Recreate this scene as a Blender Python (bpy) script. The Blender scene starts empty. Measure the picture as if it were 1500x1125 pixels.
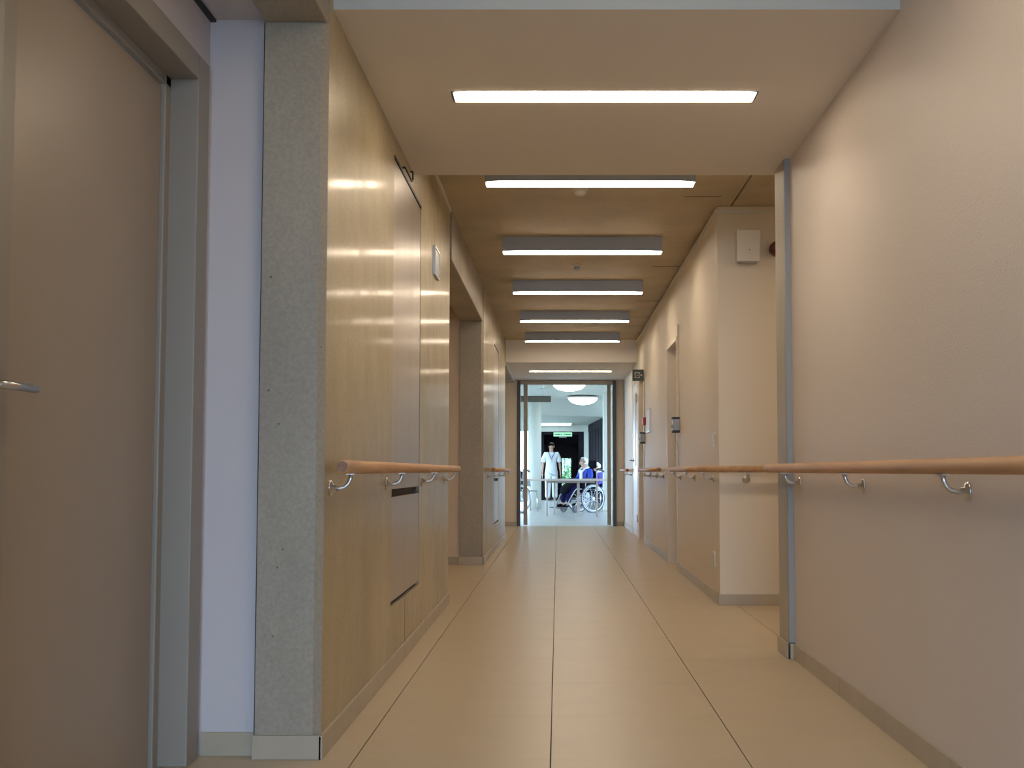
import bpy, bmesh, math, random
from mathutils import Vector, Matrix
random.seed(7)
R = math.radians
S = bpy.context.scene
C = S.collection

# ------------------------------------------------------------------ camera, world, lights, exposure
PITCH = R(3.2); F = 1586.0
cam_d = bpy.data.cameras.new('camera'); cam = bpy.data.objects.new('camera', cam_d); C.objects.link(cam)
cam.location = (0, 0, 0.88); cam.rotation_euler = (R(90) + PITCH, 0, 0)
cam_d.sensor_width = 36; cam_d.lens = F / 1500 * 36
cam_d.shift_x = -67 / 1500; cam_d.shift_y = (127.5 - F * math.tan(PITCH)) / 1500
cam_d.clip_start = .05; cam_d.clip_end = 300
S.camera = cam
S.view_settings.view_transform = 'Standard'; S.view_settings.look = 'None'
S.view_settings.gamma = 1; S.view_settings.use_curve_mapping = False
S.view_settings.exposure = 0.75
S.cycles.max_bounces = 10; S.cycles.diffuse_bounces = 6; S.cycles.glossy_bounces = 4
S.cycles.sample_clamp_indirect = 6; S.cycles.caustics_reflective = False; S.cycles.caustics_refractive = False

w = bpy.data.worlds.new('world'); S.world = w; w.use_nodes = True
wn = w.node_tree.nodes; wl = w.node_tree.links
wn['Background'].inputs['Color'].default_value = (.52, .73, 1.0, 1)      # overcast daylight
wn['Background'].inputs['Strength'].default_value = 8.0

LAMP = 14.2                                                                 # luminaire diffuser strength
LAMP_COL = (1.0, .82, .62)

def portal(name, loc, rot, sx, sy):
    d = bpy.data.lights.new(name, 'AREA'); d.shape = 'RECTANGLE'; d.size = sx; d.size_y = sy
    d.cycles.is_portal = True
    o = bpy.data.objects.new(name, d); C.objects.link(o); o.location = loc; o.rotation_euler = rot
portal('window_portal', (0, -3.05, 1.3), (R(90), 0, 0), 2.2, 2.4)          # rear window, behind the camera
portal('window_portal', (-4.95, 25, 1.3), (0, R(-90), 0), 2.3, 13)
portal('window_portal', (4.95, 21, 1.3), (0, R(90), 0), 2.3, 6)
portal('window_portal', (-2.6, 32.95, 1.3), (R(-90), 0, 0), 3.6, 2.0)

# ------------------------------------------------------------------ materials
def srgb(r, g, b):
    f = lambda c: ((c/255 + .055) / 1.055) ** 2.4 if c/255 > .04045 else c/255/12.92
    return (f(r), f(g), f(b), 1)

def mat(name, col, rough=.5, metal=0, bump=0, bscale=60, var=0, vscale=3, vstretch=(1,1,1), emit=0, spec=.5,
        coat=0, coat_rough=.1, rvar=0, rscale=(1,1,1), bstretch=(1,1,1), trans=0):
    m = bpy.data.materials.new(name); m.use_nodes = True
    N = m.node_tree.nodes; L = m.node_tree.links; b = N['Principled BSDF']
    b.inputs['Base Color'].default_value = col; b.inputs['Roughness'].default_value = rough
    b.inputs['Metallic'].default_value = metal; b.inputs['Specular IOR Level'].default_value = spec
    b.inputs['Coat Weight'].default_value = coat; b.inputs['Coat Roughness'].default_value = coat_rough
    b.inputs['Transmission Weight'].default_value = trans
    tc = N.new('ShaderNodeTexCoord')
    def noise(scale, stretch, detail=4):
        mp = N.new('ShaderNodeMapping'); mp.inputs['Scale'].default_value = stretch
        L.new(tc.outputs['Object'], mp.inputs['Vector'])
        n = N.new('ShaderNodeTexNoise'); n.inputs['Scale'].default_value = scale; n.inputs['Detail'].default_value = detail
        L.new(mp.outputs[0], n.inputs['Vector']); return n
    if var:
        n = noise(vscale, vstretch)
        r = N.new('ShaderNodeValToRGB'); e = r.color_ramp.elements
        e[0].position = .3; e[1].position = .7
        e[0].color = tuple(c*(1-var) for c in col[:3]) + (1,); e[1].color = tuple(min(1, c*(1+var)) for c in col[:3]) + (1,)
        L.new(n.outputs['Fac'], r.inputs['Fac']); L.new(r.outputs['Color'], b.inputs['Base Color'])
    if rvar:
        n = noise(1, rscale, 3)
        mr = N.new('ShaderNodeMapRange'); mr.inputs['From Min'].default_value = .3; mr.inputs['From Max'].default_value = .7
        mr.inputs['To Min'].default_value = rough - rvar; mr.inputs['To Max'].default_value = rough + rvar
        L.new(n.outputs['Fac'], mr.inputs['Value']); L.new(mr.outputs[0], b.inputs['Roughness'])
    if bump:
        n = noise(bscale, bstretch, 2)
        bp = N.new('ShaderNodeBump'); bp.inputs['Strength'].default_value = bump; bp.inputs['Distance'].default_value = .002
        L.new(n.outputs['Fac'], bp.inputs['Height']); L.new(bp.outputs[0], b.inputs['Normal'])
    if emit:
        b.inputs['Emission Color'].default_value = col; b.inputs['Emission Strength'].default_value = emit
    return m

def concrete_mat(name, base, rough, pits=True, streak=False, coat=0, coat_rough=.15, metal=0):
    m = bpy.data.materials.new(name); m.use_nodes = True
    N = m.node_tree.nodes; L = m.node_tree.links; b = N['Principled BSDF']
    b.inputs['Roughness'].default_value = rough
    b.inputs['Coat Weight'].default_value = coat; b.inputs['Coat Roughness'].default_value = coat_rough
    b.inputs['Metallic'].default_value = metal
    if coat: b.inputs['Coat Tint'].default_value = (1, .93, .72, 1)
    tc = N.new('ShaderNodeTexCoord')
    n1 = N.new('ShaderNodeTexNoise'); n1.inputs['Scale'].default_value = 2.2; n1.inputs['Detail'].default_value = 6
    mp = N.new('ShaderNodeMapping'); mp.inputs['Scale'].default_value = (1, 1, .45)
    L.new(tc.outputs['Object'], mp.inputs['Vector']); L.new(mp.outputs[0], n1.inputs['Vector'])
    n2 = N.new('ShaderNodeTexNoise'); n2.inputs['Scale'].default_value = 90; n2.inputs['Detail'].default_value = 3
    L.new(tc.outputs['Object'], n2.inputs['Vector'])
    r = N.new('ShaderNodeValToRGB'); e = r.color_ramp.elements; e[0].position = .3; e[1].position = .7
    e[0].color = tuple(c*.84 for c in base[:3]) + (1,); e[1].color = tuple(c*1.12 for c in base[:3]) + (1,)
    L.new(n1.outputs['Fac'], r.inputs['Fac'])
    mx = N.new('ShaderNodeMixRGB'); mx.blend_type = 'OVERLAY'; mx.inputs['Fac'].default_value = .25
    L.new(r.outputs['Color'], mx.inputs['Color1']); L.new(n2.outputs['Fac'], mx.inputs['Color2'])
    out = mx.outputs['Color']
    if pits:
        v = N.new('ShaderNodeTexVoronoi'); v.inputs['Scale'].default_value = 11
        L.new(tc.outputs['Object'], v.inputs['Vector'])
        lt = N.new('ShaderNodeMath'); lt.operation = 'LESS_THAN'; lt.inputs[1].default_value = .045
        L.new(v.outputs['Distance'], lt.inputs[0])
        m2 = N.new('ShaderNodeMixRGB'); m2.inputs['Color2'].default_value = tuple(c*.4 for c in base[:3]) + (1,)
        L.new(lt.outputs[0], m2.inputs['Fac']); L.new(out, m2.inputs['Color1']); out = m2.outputs['Color']
    L.new(out, b.inputs['Base Color'])
    if streak:
        ms = N.new('ShaderNodeMapping'); ms.inputs['Scale'].default_value = (6, 6, 1.2)
        L.new(tc.outputs['Object'], ms.inputs['Vector'])
        n3 = N.new('ShaderNodeTexNoise'); n3.inputs['Scale'].default_value = 1; n3.inputs['Detail'].default_value = 4
        L.new(ms.outputs[0], n3.inputs['Vector'])
        mr = N.new('ShaderNodeMapRange'); mr.inputs['From Min'].default_value = .3; mr.inputs['From Max'].default_value = .7
        mr.inputs['To Min'].default_value = rough - .015; mr.inputs['To Max'].default_value = rough + .02
        L.new(n3.outputs['Fac'], mr.inputs['Value']); L.new(mr.outputs[0], b.inputs['Roughness'])
        ms2 = N.new('ShaderNodeMapping'); ms2.inputs['Scale'].default_value = (9, 9, 7)
        L.new(tc.outputs['Object'], ms2.inputs['Vector'])
        n4 = N.new('ShaderNodeTexNoise'); n4.inputs['Scale'].default_value = 1; n4.inputs['Detail'].default_value = 5
        L.new(ms2.outputs[0], n4.inputs['Vector'])
        m4 = N.new('ShaderNodeMapRange'); m4.inputs['From Min'].default_value = .35; m4.inputs['From Max'].default_value = .68
        m4.inputs['To Min'].default_value = coat*.55; m4.inputs['To Max'].default_value = coat*1.5
        L.new(n4.outputs['Fac'], m4.inputs['Value']); L.new(m4.outputs[0], b.inputs['Coat Weight'])
    return m

M = {}
M['paint'] = mat('beige_paint', (.70, .62, .50, 1), .55, bump=.35, bscale=230)
M['paint_right'] = mat('beige_glass_fibre_paint', (.65, .58, .52, 1), .5, bump=.5, bscale=170)
M['white'] = mat('white_paint', (.58, .54, .55, 1), .6, bump=.1, bscale=200)
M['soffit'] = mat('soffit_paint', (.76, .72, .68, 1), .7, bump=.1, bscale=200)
M['soffit_front'] = mat('soffit_paint_daylit', (.55, .58, .58, 1), .7)  # cool daylight on the front face is mixed into this colour
M['ceil'] = concrete_mat('ceiling_concrete', (.49, .415, .29), .6, pits=False)
M['concrete'] = concrete_mat('raw_concrete', (.34, .30, .235), .5)
M['concrete_warm'] = concrete_mat('warm_concrete', (.42, .38, .30), .5)
M['polished'] = concrete_mat('polished_concrete', (.395, .335, .215), .42, streak=True, coat=.17, coat_rough=.12)
M['niche'] = mat('niche_paint', (.68, .58, .46, 1), .6, bump=.1, bscale=200)
M['tile'] = mat('floor_tile', (.53, .43, .29, 1), .34, var=.03, vscale=5, spec=.5)
M['grout'] = mat('grout', (.08, .065, .05, 1), .9)
M['skirt'] = mat('skirting_tile', (.43, .37, .28, 1), .38, var=.05, vscale=8)
M['room_floor'] = mat('pale_floor', (.46, .46, .43, 1), .28, var=.05, vscale=1.5)
M['door'] = mat('door_laminate', (.33, .27, .21, 1), .36, bump=.15, bscale=140, var=.03, vscale=2)
M['frame'] = mat('door_frame_paint', (.29, .262, .225, 1), .45)
M['panel'] = mat('panel_lacquer', (.39, .33, .27, 1), .34, metal=.25, coat=.15, coat_rough=.2, rvar=.03, rscale=(10, 10, .4))
M['dark'] = mat('dark_gap', (.03, .028, .025, 1), .7)
M['wood'] = mat('oak_rail', (.53, .31, .16, 1), .5, var=.16, vscale=3, vstretch=(9, .8, 9), bump=.1, bscale=60, bstretch=(4, .3, 4), spec=.35)
M['wood_end'] = mat('oak_end_grain', (.25, .12, .055, 1), .5, var=.2, vscale=60)
M['steel'] = mat('satin_steel', (.62, .62, .62, 1), .28, metal=1)
M['guard'] = mat('bluish_grey_metal', (.30, .31, .31, 1), .5)
M['alu'] = mat('aluminium', (.55, .58, .62, 1), .35, metal=.6)
M['housing'] = mat('lamp_housing', (.42, .50, .66, 1), .45)
M['diffuser'] = mat('lamp_diffuser', LAMP_COL + (1,), .5, emit=LAMP)
M['plastic'] = mat('white_plastic', (.66, .63, .56, 1), .4)
M['plastic_grey'] = mat('grey_plastic', (.34, .37, .40, 1), .4)
M['black'] = mat('black_plastic', (.02, .02, .022, 1), .45)
M['dark_red'] = mat('dark_red_plastic', (.10, .015, .012, 1), .4)
M['red'] = mat('red_plastic', (.45, .03, .02, 1), .35)
M['paper'] = mat('paper', (.75, .78, .80, 1), .5)
M['bronze'] = mat('dark_bronze', (.07, .055, .045, 1), .4, metal=.3)
M['stile'] = mat('champagne_aluminium', (.36, .29, .21, 1), .4, metal=.2)
M['room_white'] = mat('room_white_paint', (.64, .66, .58, 1), .7)
M['room_dark'] = mat('dark_timber', (.02, .018, .022, 1), .9, spec=.1, var=.2, vscale=4)
M['room_mid'] = mat('dark_grey_paint', (.40, .36, .35, 1), .6)
M['panel_lit'] = mat('panel_diffuser', (.85, .97, 1, 1), .4, emit=1.0)
M['dome'] = mat('opal_dome', (1, .98, .94, 1), .4, emit=3.0)
M['sign_green'] = mat('exit_sign_green', (.06, .085, .06, 1), .4)
M['sign_lit'] = mat('lit_sign_green', (.34, .70, .42, 1), .4, emit=.55)
M['sign_mark'] = mat('sign_mark', (.05, .28, .13, 1), .4)
M['leafm'] = mat('leaf', (.14, .32, .13, 1), .6, var=.4, vscale=8)
M['grass'] = mat('lawn', (.16, .28, .09, 1), .8, var=.2, vscale=3)
M['paving'] = mat('paving', (.17, .17, .17, 1), .8, var=.1, vscale=2)
M['skin'] = mat('skin', (.55, .33, .24, 1), .5)
M['hairdark'] = mat('dark_hair', (.035, .025, .02, 1), .6)
M['hairwhite'] = mat('white_hair', (.82, .80, .72, 1), .6, bump=.5, bscale=90)
M['uniform'] = mat('white_uniform', (.86, .90, .92, 1), .8, bump=.3, bscale=30)
M['blue'] = mat('blue_jacket', (.012, .045, .38, 1), .7, bump=.4, bscale=25)
M['navy'] = mat('navy_cloth', (.012, .010, .055, 1), .95, spec=.08, bump=.3, bscale=30)
M['blackcloth'] = mat('black_cloth', (.006, .006, .008, 1), .95, spec=.08)
M['purple'] = mat('purple_cloth', (.13, .10, .42, 1), .8)
M['lanyard'] = mat('blue_lanyard', (.02, .04, .22, 1), .6)
M['rubber'] = mat('grey_rubber', (.10, .10, .11, 1), .6)
M['tabletop'] = mat('tabletop_laminate', (.62, .52, .47, 1), .35)
M['tableleg'] = mat('table_leg_beech', (.42, .35, .30, 1), .45)
M['lip'] = mat('lips', (.42, .14, .11, 1), .5)
g = bpy.data.materials.new('clear_glass'); g.use_nodes = True
gb = g.node_tree.nodes['Principled BSDF']; gb.inputs['Transmission Weight'].default_value = 1
gb.inputs['Roughness'].default_value = .0; gb.inputs['Base Color'].default_value = (.92, .97, .95, 1); gb.inputs['IOR'].default_value = 1.45
M['glass'] = g

# ------------------------------------------------------------------ helpers
def box(bm, x0, x1, y0, y1, z0, z1, mi=0):
    if x0 > x1: x0, x1 = x1, x0
    if y0 > y1: y0, y1 = y1, y0
    if z0 > z1: z0, z1 = z1, z0
    v = [bm.verts.new(p) for p in ((x0,y0,z0),(x1,y0,z0),(x1,y1,z0),(x0,y1,z0),(x0,y0,z1),(x1,y0,z1),(x1,y1,z1),(x0,y1,z1))]
    fs = []
    for q in ((3,2,1,0),(4,5,6,7),(0,1,5,4),(1,2,6,5),(2,3,7,6),(3,0,4,7)):
        f = bm.faces.new([v[i] for i in q]); f.material_index = mi; fs.append(f)
    return fs

def prism(bm, poly, z0, z1, mi=0):                      # footprint (x, y) counter-clockwise
    a = [bm.verts.new((x, y, z0)) for x, y in poly]; b = [bm.verts.new((x, y, z1)) for x, y in poly]
    n = len(poly); fs = [bm.faces.new(a[::-1]), bm.faces.new(b)]
    for i in range(n): fs.append(bm.faces.new((a[i], a[(i+1) % n], b[(i+1) % n], b[i])))
    for f in fs: f.material_index = mi
    return fs

def frame_of(d):
    d = d.normalized(); u = Vector((0, 0, 1)) if abs(d.z) < .9 else Vector((1, 0, 0))
    a = d.cross(u).normalized(); return a, d.cross(a).normalized()

def tube(bm, pts, r, n=10, closed=False, caps=True, mi=0, cap_mi=None):
    pts = [Vector(p) for p in pts]; rings = []; rs = r if isinstance(r, (list, tuple)) else [r]*len(pts)
    a = None
    for i, p in enumerate(pts):
        if closed: d = (pts[(i+1) % len(pts)] - pts[i-1])
        elif i == 0: d = pts[1] - pts[0]
        elif i == len(pts)-1: d = pts[-1] - pts[-2]
        else: d = (pts[i+1] - p).normalized() + (p - pts[i-1]).normalized()
        d.normalize()
        if a is None: a, b = frame_of(d)
        else:
            a = (a - d * a.dot(d)).normalized(); b = d.cross(a)
        rings.append([bm.verts.new(p + (a*math.cos(t) + b*math.sin(t)) * rs[i]) for t in [2*math.pi*k/n for k in range(n)]])
    m = len(rings)
    for i in range(m if closed else m-1):
        A, B = rings[i], rings[(i+1) % m]
        for k in range(n):
            f = bm.faces.new((A[k], A[(k+1) % n], B[(k+1) % n], B[k])); f.smooth = True; f.material_index = mi
    if caps and not closed:
        for f in (bm.faces.new(rings[0][::-1]), bm.faces.new(rings[-1])): f.material_index = mi if cap_mi is None else cap_mi

def lathe(bm, prof, n=24, loc=(0,0,0), axis='z', mi=0):   # prof: (r, h)
    rings = []
    for r, h in prof:
        ring = []
        for k in range(n):
            t = 2*math.pi*k/n; c, s = math.cos(t)*r, math.sin(t)*r
            p = {'z': (c, s, h), 'x': (h, c, s), 'y': (c, h, s)}[axis]
            ring.append(bm.verts.new((p[0]+loc[0], p[1]+loc[1], p[2]+loc[2])))
        rings.append(ring)
    for A, B in zip(rings, rings[1:]):
        for k in range(n):
            f = bm.faces.new((A[k], A[(k+1) % n], B[(k+1) % n], B[k])); f.smooth = True; f.material_index = mi
    bm.faces.new(rings[0][::-1]).material_index = mi; bm.faces.new(rings[-1]).material_index = mi

def obj(name, bm, mats, parent=None, bevel=0, local=False, norm=True):
    if norm: bmesh.ops.recalc_face_normals(bm, faces=bm.faces)
    if bevel:
        es = [e for e in bm.edges if len(e.link_faces) == 2 and e.calc_face_angle(0) > R(50)]
        bmesh.ops.bevel(bm, geom=es, offset=bevel, segments=2, profile=.5, affect='EDGES')
    me = bpy.data.meshes.new(name); bm.to_mesh(me); bm.free()
    for m in (mats if isinstance(mats, (list, tuple)) else [mats]): me.materials.append(m)
    o = bpy.data.objects.new(name, me); C.objects.link(o)
    if parent is not None:
        o.parent = parent
        if not local:                                     # mesh given in world coordinates; parent unrotated
            root = parent; off = Vector()
            while root: off += root.location; root = root.parent
            me.transform(Matrix.Translation(-off))
    return o

def bxo(name, b, m, parent=None, bevel=0, local=False):
    bm = bmesh.new(); box(bm, *b); return obj(name, bm, m, parent, bevel, local)

def struct(o, label=None):
    o['kind'] = 'structure'
    if label: o['label'] = label
    return o

def tag(o, label, cat, group=None):
    o['label'] = label; o['category'] = cat
    if group: o['group'] = group
    return o

def empty(name, loc=(0,0,0), rz=0):
    o = bpy.data.objects.new(name, None); C.objects.link(o); o.location = loc; o.rotation_euler = (0, 0, rz)
    o.empty_display_size = .1
    return o

def copy_tree(o, parent=None):
    c = o.copy(); C.objects.link(c); c.parent = parent
    for ch in [x for x in bpy.data.objects if x.parent == o]: copy_tree(ch, c)
    return c

# ------------------------------------------------------------------ levels
XL, XR, XR2 = -.73, 1.115, 1.068          # left wall, near right wall, far right wall
ZC, ZS, ZB = 2.65, 2.38, 2.305             # main ceiling, lowered soffit, underside of lintel beams
YP = 3.37                                 # front face of the near concrete wall

# ------------------------------------------------------------------ floor with tiles
bm = bmesh.new(); box(bm, -1.6, 3.4, -3, 17.6, -.12, -.0035)
floor = struct(obj('floor', bm, M['grout']), 'glossy beige stone-look floor tiles of the corridor')
TG = .6; X0 = -.022; Y0 = .36
tile_cache = {}
def floor_tile(x0, x1, y0, y1, gx=.0018, gy=.0004):
    key = (round(x1-x0, 3), round(y1-y0, 3))
    hx, hy = (x1-x0)/2 - gx, (y1-y0)/2 - gy
    if key not in tile_cache:
        bm = bmesh.new(); c = .0003
        lo = [bm.verts.new((sx*hx, sy*hy, -.010)) for sx, sy in ((-1,-1),(1,-1),(1,1),(-1,1))]
        md = [bm.verts.new((sx*hx, sy*hy, -c)) for sx, sy in ((-1,-1),(1,-1),(1,1),(-1,1))]
        hi = [bm.verts.new((sx*(hx-c), sy*(hy-c), 0)) for sx, sy in ((-1,-1),(1,-1),(1,1),(-1,1))]
        bm.faces.new(hi)
        for A, B in ((lo, md), (md, hi)):
            for i in range(4): bm.faces.new((A[i], A[(i+1) % 4], B[(i+1) % 4], B[i]))
        me = bpy.data.meshes.new('floor_tile'); bm.to_mesh(me); bm.free(); me.materials.append(M['tile'])
        tile_cache[key] = me
    o = bpy.data.objects.new('floor_tile', tile_cache[key]); C.objects.link(o); o.parent = floor
    o.location = ((x0+x1)/2, (y0+y1)/2, random.uniform(-.00015, .00015))
ys = [Y0 + TG*k for k in range(-3, 29)]
ys = [y for y in ys if y < 17.4]
for i, y in enumerate(ys):
    y1 = min(y + TG, 17.5)
    for k in (-2, -1, 0, 1):
        floor_tile(X0 + TG*k, X0 + TG*(k+1), y, y1)
    if 5.0 < y < 7.3:
        for k in (2, 3, 4): floor_tile(X0 + TG*k, X0 + TG*(k+1), y, y1)
struct(bxo('threshold_strip', (-.66, .94, 17.5, 17.58, -.05, .001), M['alu']), 'metal threshold strip under the doorway at the corridor end')

# ------------------------------------------------------------------ left side concrete walls with flush access panels
def concrete_wall(name, xf, xb, ya, yb, pa, pb, label):
    """front face x = xf; panel recess between pa and pb, z .29 .. 2.29"""
    bm = bmesh.new(); c = .022; core = xf - .03
    prism(bm, [(xb, ya), (xf-c, ya), (xf, ya+c), (xf, pa), (core, pa), (core, pb), (xf, pb), (xf, yb), (xb, yb)], 0, ZC)
    box(bm, core - .001, xf, pa, pb, 0, .285); box(bm, core - .001, xf, pa, pb, 2.295, ZC)
    bmesh.ops.recalc_face_normals(bm, faces=bm.faces)
    for f in bm.faces:
        f.material_index = 1 if f.normal.x > .9 else (2 if abs(f.calc_center_median().x - core) < .0005 else 0)
    return struct(obj(name, bm, [M['concrete'], M['polished'], M['dark']], norm=False), label)

wl1 = concrete_wall('wall_left', XL, -.93, YP, 7.25, 4.77, 5.72, 'polished concrete wall with satin sheen, nearest on the left')
wl2 = concrete_wall('wall_left', -.705, -.93, 10.25, 14.5, 11.98, 12.88, 'second polished concrete wall on the left, beyond the first side opening')

def access_panel(xf, pa, pb, label):
    g_ = .005
    root = empty('access_panel', (xf, (pa+pb)/2, .29)); tag(root, label, 'access panel')
    def leaf(nm, za, zb):
        o = bxo(nm, (xf-.026, xf-.002, pa+g_, pb-g_, za, zb), M['panel'], root, bevel=.0015); return o
    leaf('upper_panel', .80, 2.278)
    leaf('lower_panel', .305, .765)
    bxo('top_channel', (xf-.028, xf+.003, pa+.004, pb-.004, 2.281, 2.293), M['black'], root)
    bxo('finger_slot', (xf-.029, xf-.018, pa+.006, pb-.006, .767, .798), M['dark'], root)
    bxo('slot_lip', (xf-.018, xf-.003, pb-.12, pb-.01, .770, .780), M['black'], root)
    bxo('bottom_channel', (xf-.029, xf-.02, pa+.006, pb-.006, .286, .303), M['dark'], root)
    return root
access_panel(XL, 4.77, 5.72, 'tall flush lacquered panel in the nearest left wall, behind the first handrail')
access_panel(-.705, 11.98, 12.88, 'tall flush lacquered panel in the far left wall beyond the side opening')
struct(bxo('trim_1', (XL-.01, XL+.0006, 5.205, 5.211, .072, .285), M['dark']), 'thin vertical joint below the near access panel')
struct(bxo('trim_1', (-.715, -.7044, 12.4, 12.406, .072, .285), M['dark']), 'thin vertical joint below the far access panel')
# small black catch above the near panel
bm = bmesh.new(); tube(bm, [(XL-.004, 5.02, 2.305), (XL+.012, 5.02, 2.305), (XL+.012, 5.26, 2.305), (XL+.012, 5.29, 2.32), (XL+.012, 5.29, 2.36), (XL-.004, 5.29, 2.36)], .005, 8)
tag(obj('door_catch', bm, M['black']), 'black bent wire catch on the concrete wall above the near panel', 'catch')

# lintel beams over the side openings
for ya, yb, xf, lab in ((-3, YP, XL, 'raw concrete lintel above the near side bay'), (7.25, 10.25, -.715, 'raw concrete lintel above the first side opening'),
                        (14.5, 17.45, -.705, 'raw concrete lintel above the second side opening')):
    bm = bmesh.new(); box(bm, -.93, xf, ya, yb, ZB, ZC)
    struct(obj('concrete_beam', bm, M['concrete'], bevel=.006), lab)

# near bay: wall carrying the door, facing white wall, low ceiling
XD = -1.117
bm = bmesh.new()
box(bm, XD-.16, XD, -3, 2.12, 0, 2.46); box(bm, XD-.16, XD, 2.12, 3.30, 2.12, 2.46); box(bm, XD-.16, XD, 3.30, 3.50, 0, 2.46)
struct(obj('wall_left', bm, M['white']), 'white side wall around the nearest door')
struct(bxo('wall_left', (XD, -.932, 3.41, 3.55, 0, 2.46), M['white']), 'narrow white wall strip between door frame and concrete')
struct(bxo('ceiling', (XD, -.932, -3, 3.41, 2.33, 2.39), M['white']), 'low white ceiling strip in front of the nearest door')
struct(bxo('trim_2', (XD, XD+.018, -3, 3.41, 2.322, 2.3305), M['dark']), 'dark shadow gap along the low ceiling by the nearest door')
struct(bxo('trim_2', (-.9335, -.9300, 3.372, 3.42, .07, 2.305), M['dark']), 'dark seam between white wall strip and concrete')
# door 1
bm = bmesh.new()
xo = XD + .012
box(bm, XD-.10, xo, 3.275, 3.375, 0, 2.165)                       # far jamb
box(bm, XD-.10, xo, 2.02, 2.12, 0, 2.165)                         # near jamb
box(bm, XD-.10, xo, 2.12, 3.275, 2.085, 2.165)                    # head
box(bm, XD-.11, XD-.075, 3.235, 3.29, 0, 2.10); box(bm, XD-.11, XD-.075, 2.12, 3.285, 2.055, 2.10); box(bm, XD-.10, XD-.075, 2.119, 2.16, 0, 2.086)
door1 = struct(obj('door_1', bm, M['frame'], bevel=.004), 'taupe door with painted steel frame, nearest on the left')
bxo('door_leaf', (XD-.13, XD-.088, 2.163, 3.232, .006, 2.052), M['door'], door1, bevel=.002)
o = bxo('edge_strip', (XD-.090, XD-.0865, 2.163, 2.36, .008, 2.050), M['frame'], door1); o['label'] = 'slightly lighter vertical strip of the door beside the handle'
h = bmesh.new(); zh = 1.06; xs = XD-.0865
lathe(h, [(.027, 0), (.027, .009), (.024, .011)], 24, (xs, 2.235, zh), 'x')
tube(h, [(xs, 2.235, zh), (xs+.042, 2.235, zh), (xs+.052, 2.242, zh), (xs+.056, 2.255, zh), (xs+.056, 2.375, zh)], .0095, 14)
o = obj('door_handle', h, M['steel'], door1); o['label'] = 'brushed steel lever handle'

# first side opening (between the two concrete walls)
struct(bxo('wall_left', (-1.5, -.932, 10.28, 10.42, 0, ZC), M['niche']), 'beige wall strip at the far side of the first side opening')
struct(bxo('wall_left', (-1.62, -1.5, 7.0, 10.42, 0, ZC), M['niche']), 'beige back wall of the first side opening')
struct(bxo('wall_left', (-1.5, -.932, 7.0, 7.2, 0, ZC), M['niche']), 'beige near wall of the first side opening')
struct(bxo('wall_left', (-1.5, -.932, 14.5, 14.6, 0, ZC), M['niche']), 'beige near wall of the second side opening')
struct(bxo('wall_left', (-1.62, -1.5, 14.3, 17.6, 0, ZC), M['niche']), 'beige back wall of the second side opening')

# ------------------------------------------------------------------ ceilings
bm = bmesh.new()
box(bm, -1.62, 1.155, 5.4, 17.6, ZC, ZC+.15); box(bm, 1.167, 3.4, 5.0, 17.6, ZC, ZC+.15)
box(bm, -1.6, 3.4, -3, 3.46, ZC, ZC+.15); box(bm, 1.15, 1.17, 5.0, 17.6, ZC+.02, ZC+.15)
struct(obj('ceiling', bm, M['ceil']), 'raw concrete corridor ceiling between the luminaires')
bm = bmesh.new(); fs = box(bm, XL, 1.14, 3.445, 5.42, ZS, ZC+.05)
for f in fs:
    f.normal_update()
    if f.normal.y < -.9: f.material_index = 1
# recess for the flush luminaire is cut by building the soffit underside around it (see lamp 1)
bm.free(); bm = bmesh.new()
lx0, lx1, ly0, ly1 = -.425, .797, 4.205, 4.335
for b in ((XL, lx0, 3.445, 5.42), (lx1, 1.14, 3.445, 5.42), (lx0, lx1, 3.445, ly0), (lx0, lx1, ly1, 5.42)):
    box(bm, *b, ZS, ZC+.05)
bmesh.ops.remove_doubles(bm, verts=bm.verts, dist=1e-5)
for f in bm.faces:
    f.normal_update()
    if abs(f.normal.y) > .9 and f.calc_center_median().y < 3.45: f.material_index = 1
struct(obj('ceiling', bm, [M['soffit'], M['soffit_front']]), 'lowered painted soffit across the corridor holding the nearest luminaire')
# far lowered part
fx0, fx1, fy0, fy1 = -.425, .797, 15.805, 15.935
bm = bmesh.new(); ZF = 2.345
for b in ((-.705, fx0, 14.55, 17.5), (fx1, XR2, 14.55, 17.5), (fx0, fx1, 14.55, fy0), (fx0, fx1, fy1, 17.5)):
    box(bm, *b, ZF, ZC)
struct(obj('ceiling', bm, M['soffit']), 'lowered painted soffit at the far end of the corridor')
for x0, x1, y0, y1, z0, z1, lab in ((XL, XL+.012, 5.42, 14.55, ZC-.02, ZC, 'thin pale trim along the left ceiling edge'),
      (XR2-.014, XR2, 7.17, 14.55, ZC-.045, ZC-.02, 'thin pale trim along the right ceiling edge'),
      (1.055, 2.6, 7.155, 7.17, ZC-.05, ZC-.022, 'white trim at the top of the wall facing the camera'),
      (-.705, -.693, 14.6, 17.4, ZF-.02, ZF, 'thin pale trim along the far left soffit edge')):
    struct(bxo('trim_3', (x0, x1, y0, y1, z0, z1), M['plastic']), lab)
for yj in (6.9, 9.3, 11.2, 13.1):
    struct(bxo('trim_4', (.82, XR2-.01, yj, yj+.006, ZC-.002, ZC+.004), M['dark']), 'fine joint line in the concrete ceiling')

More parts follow.
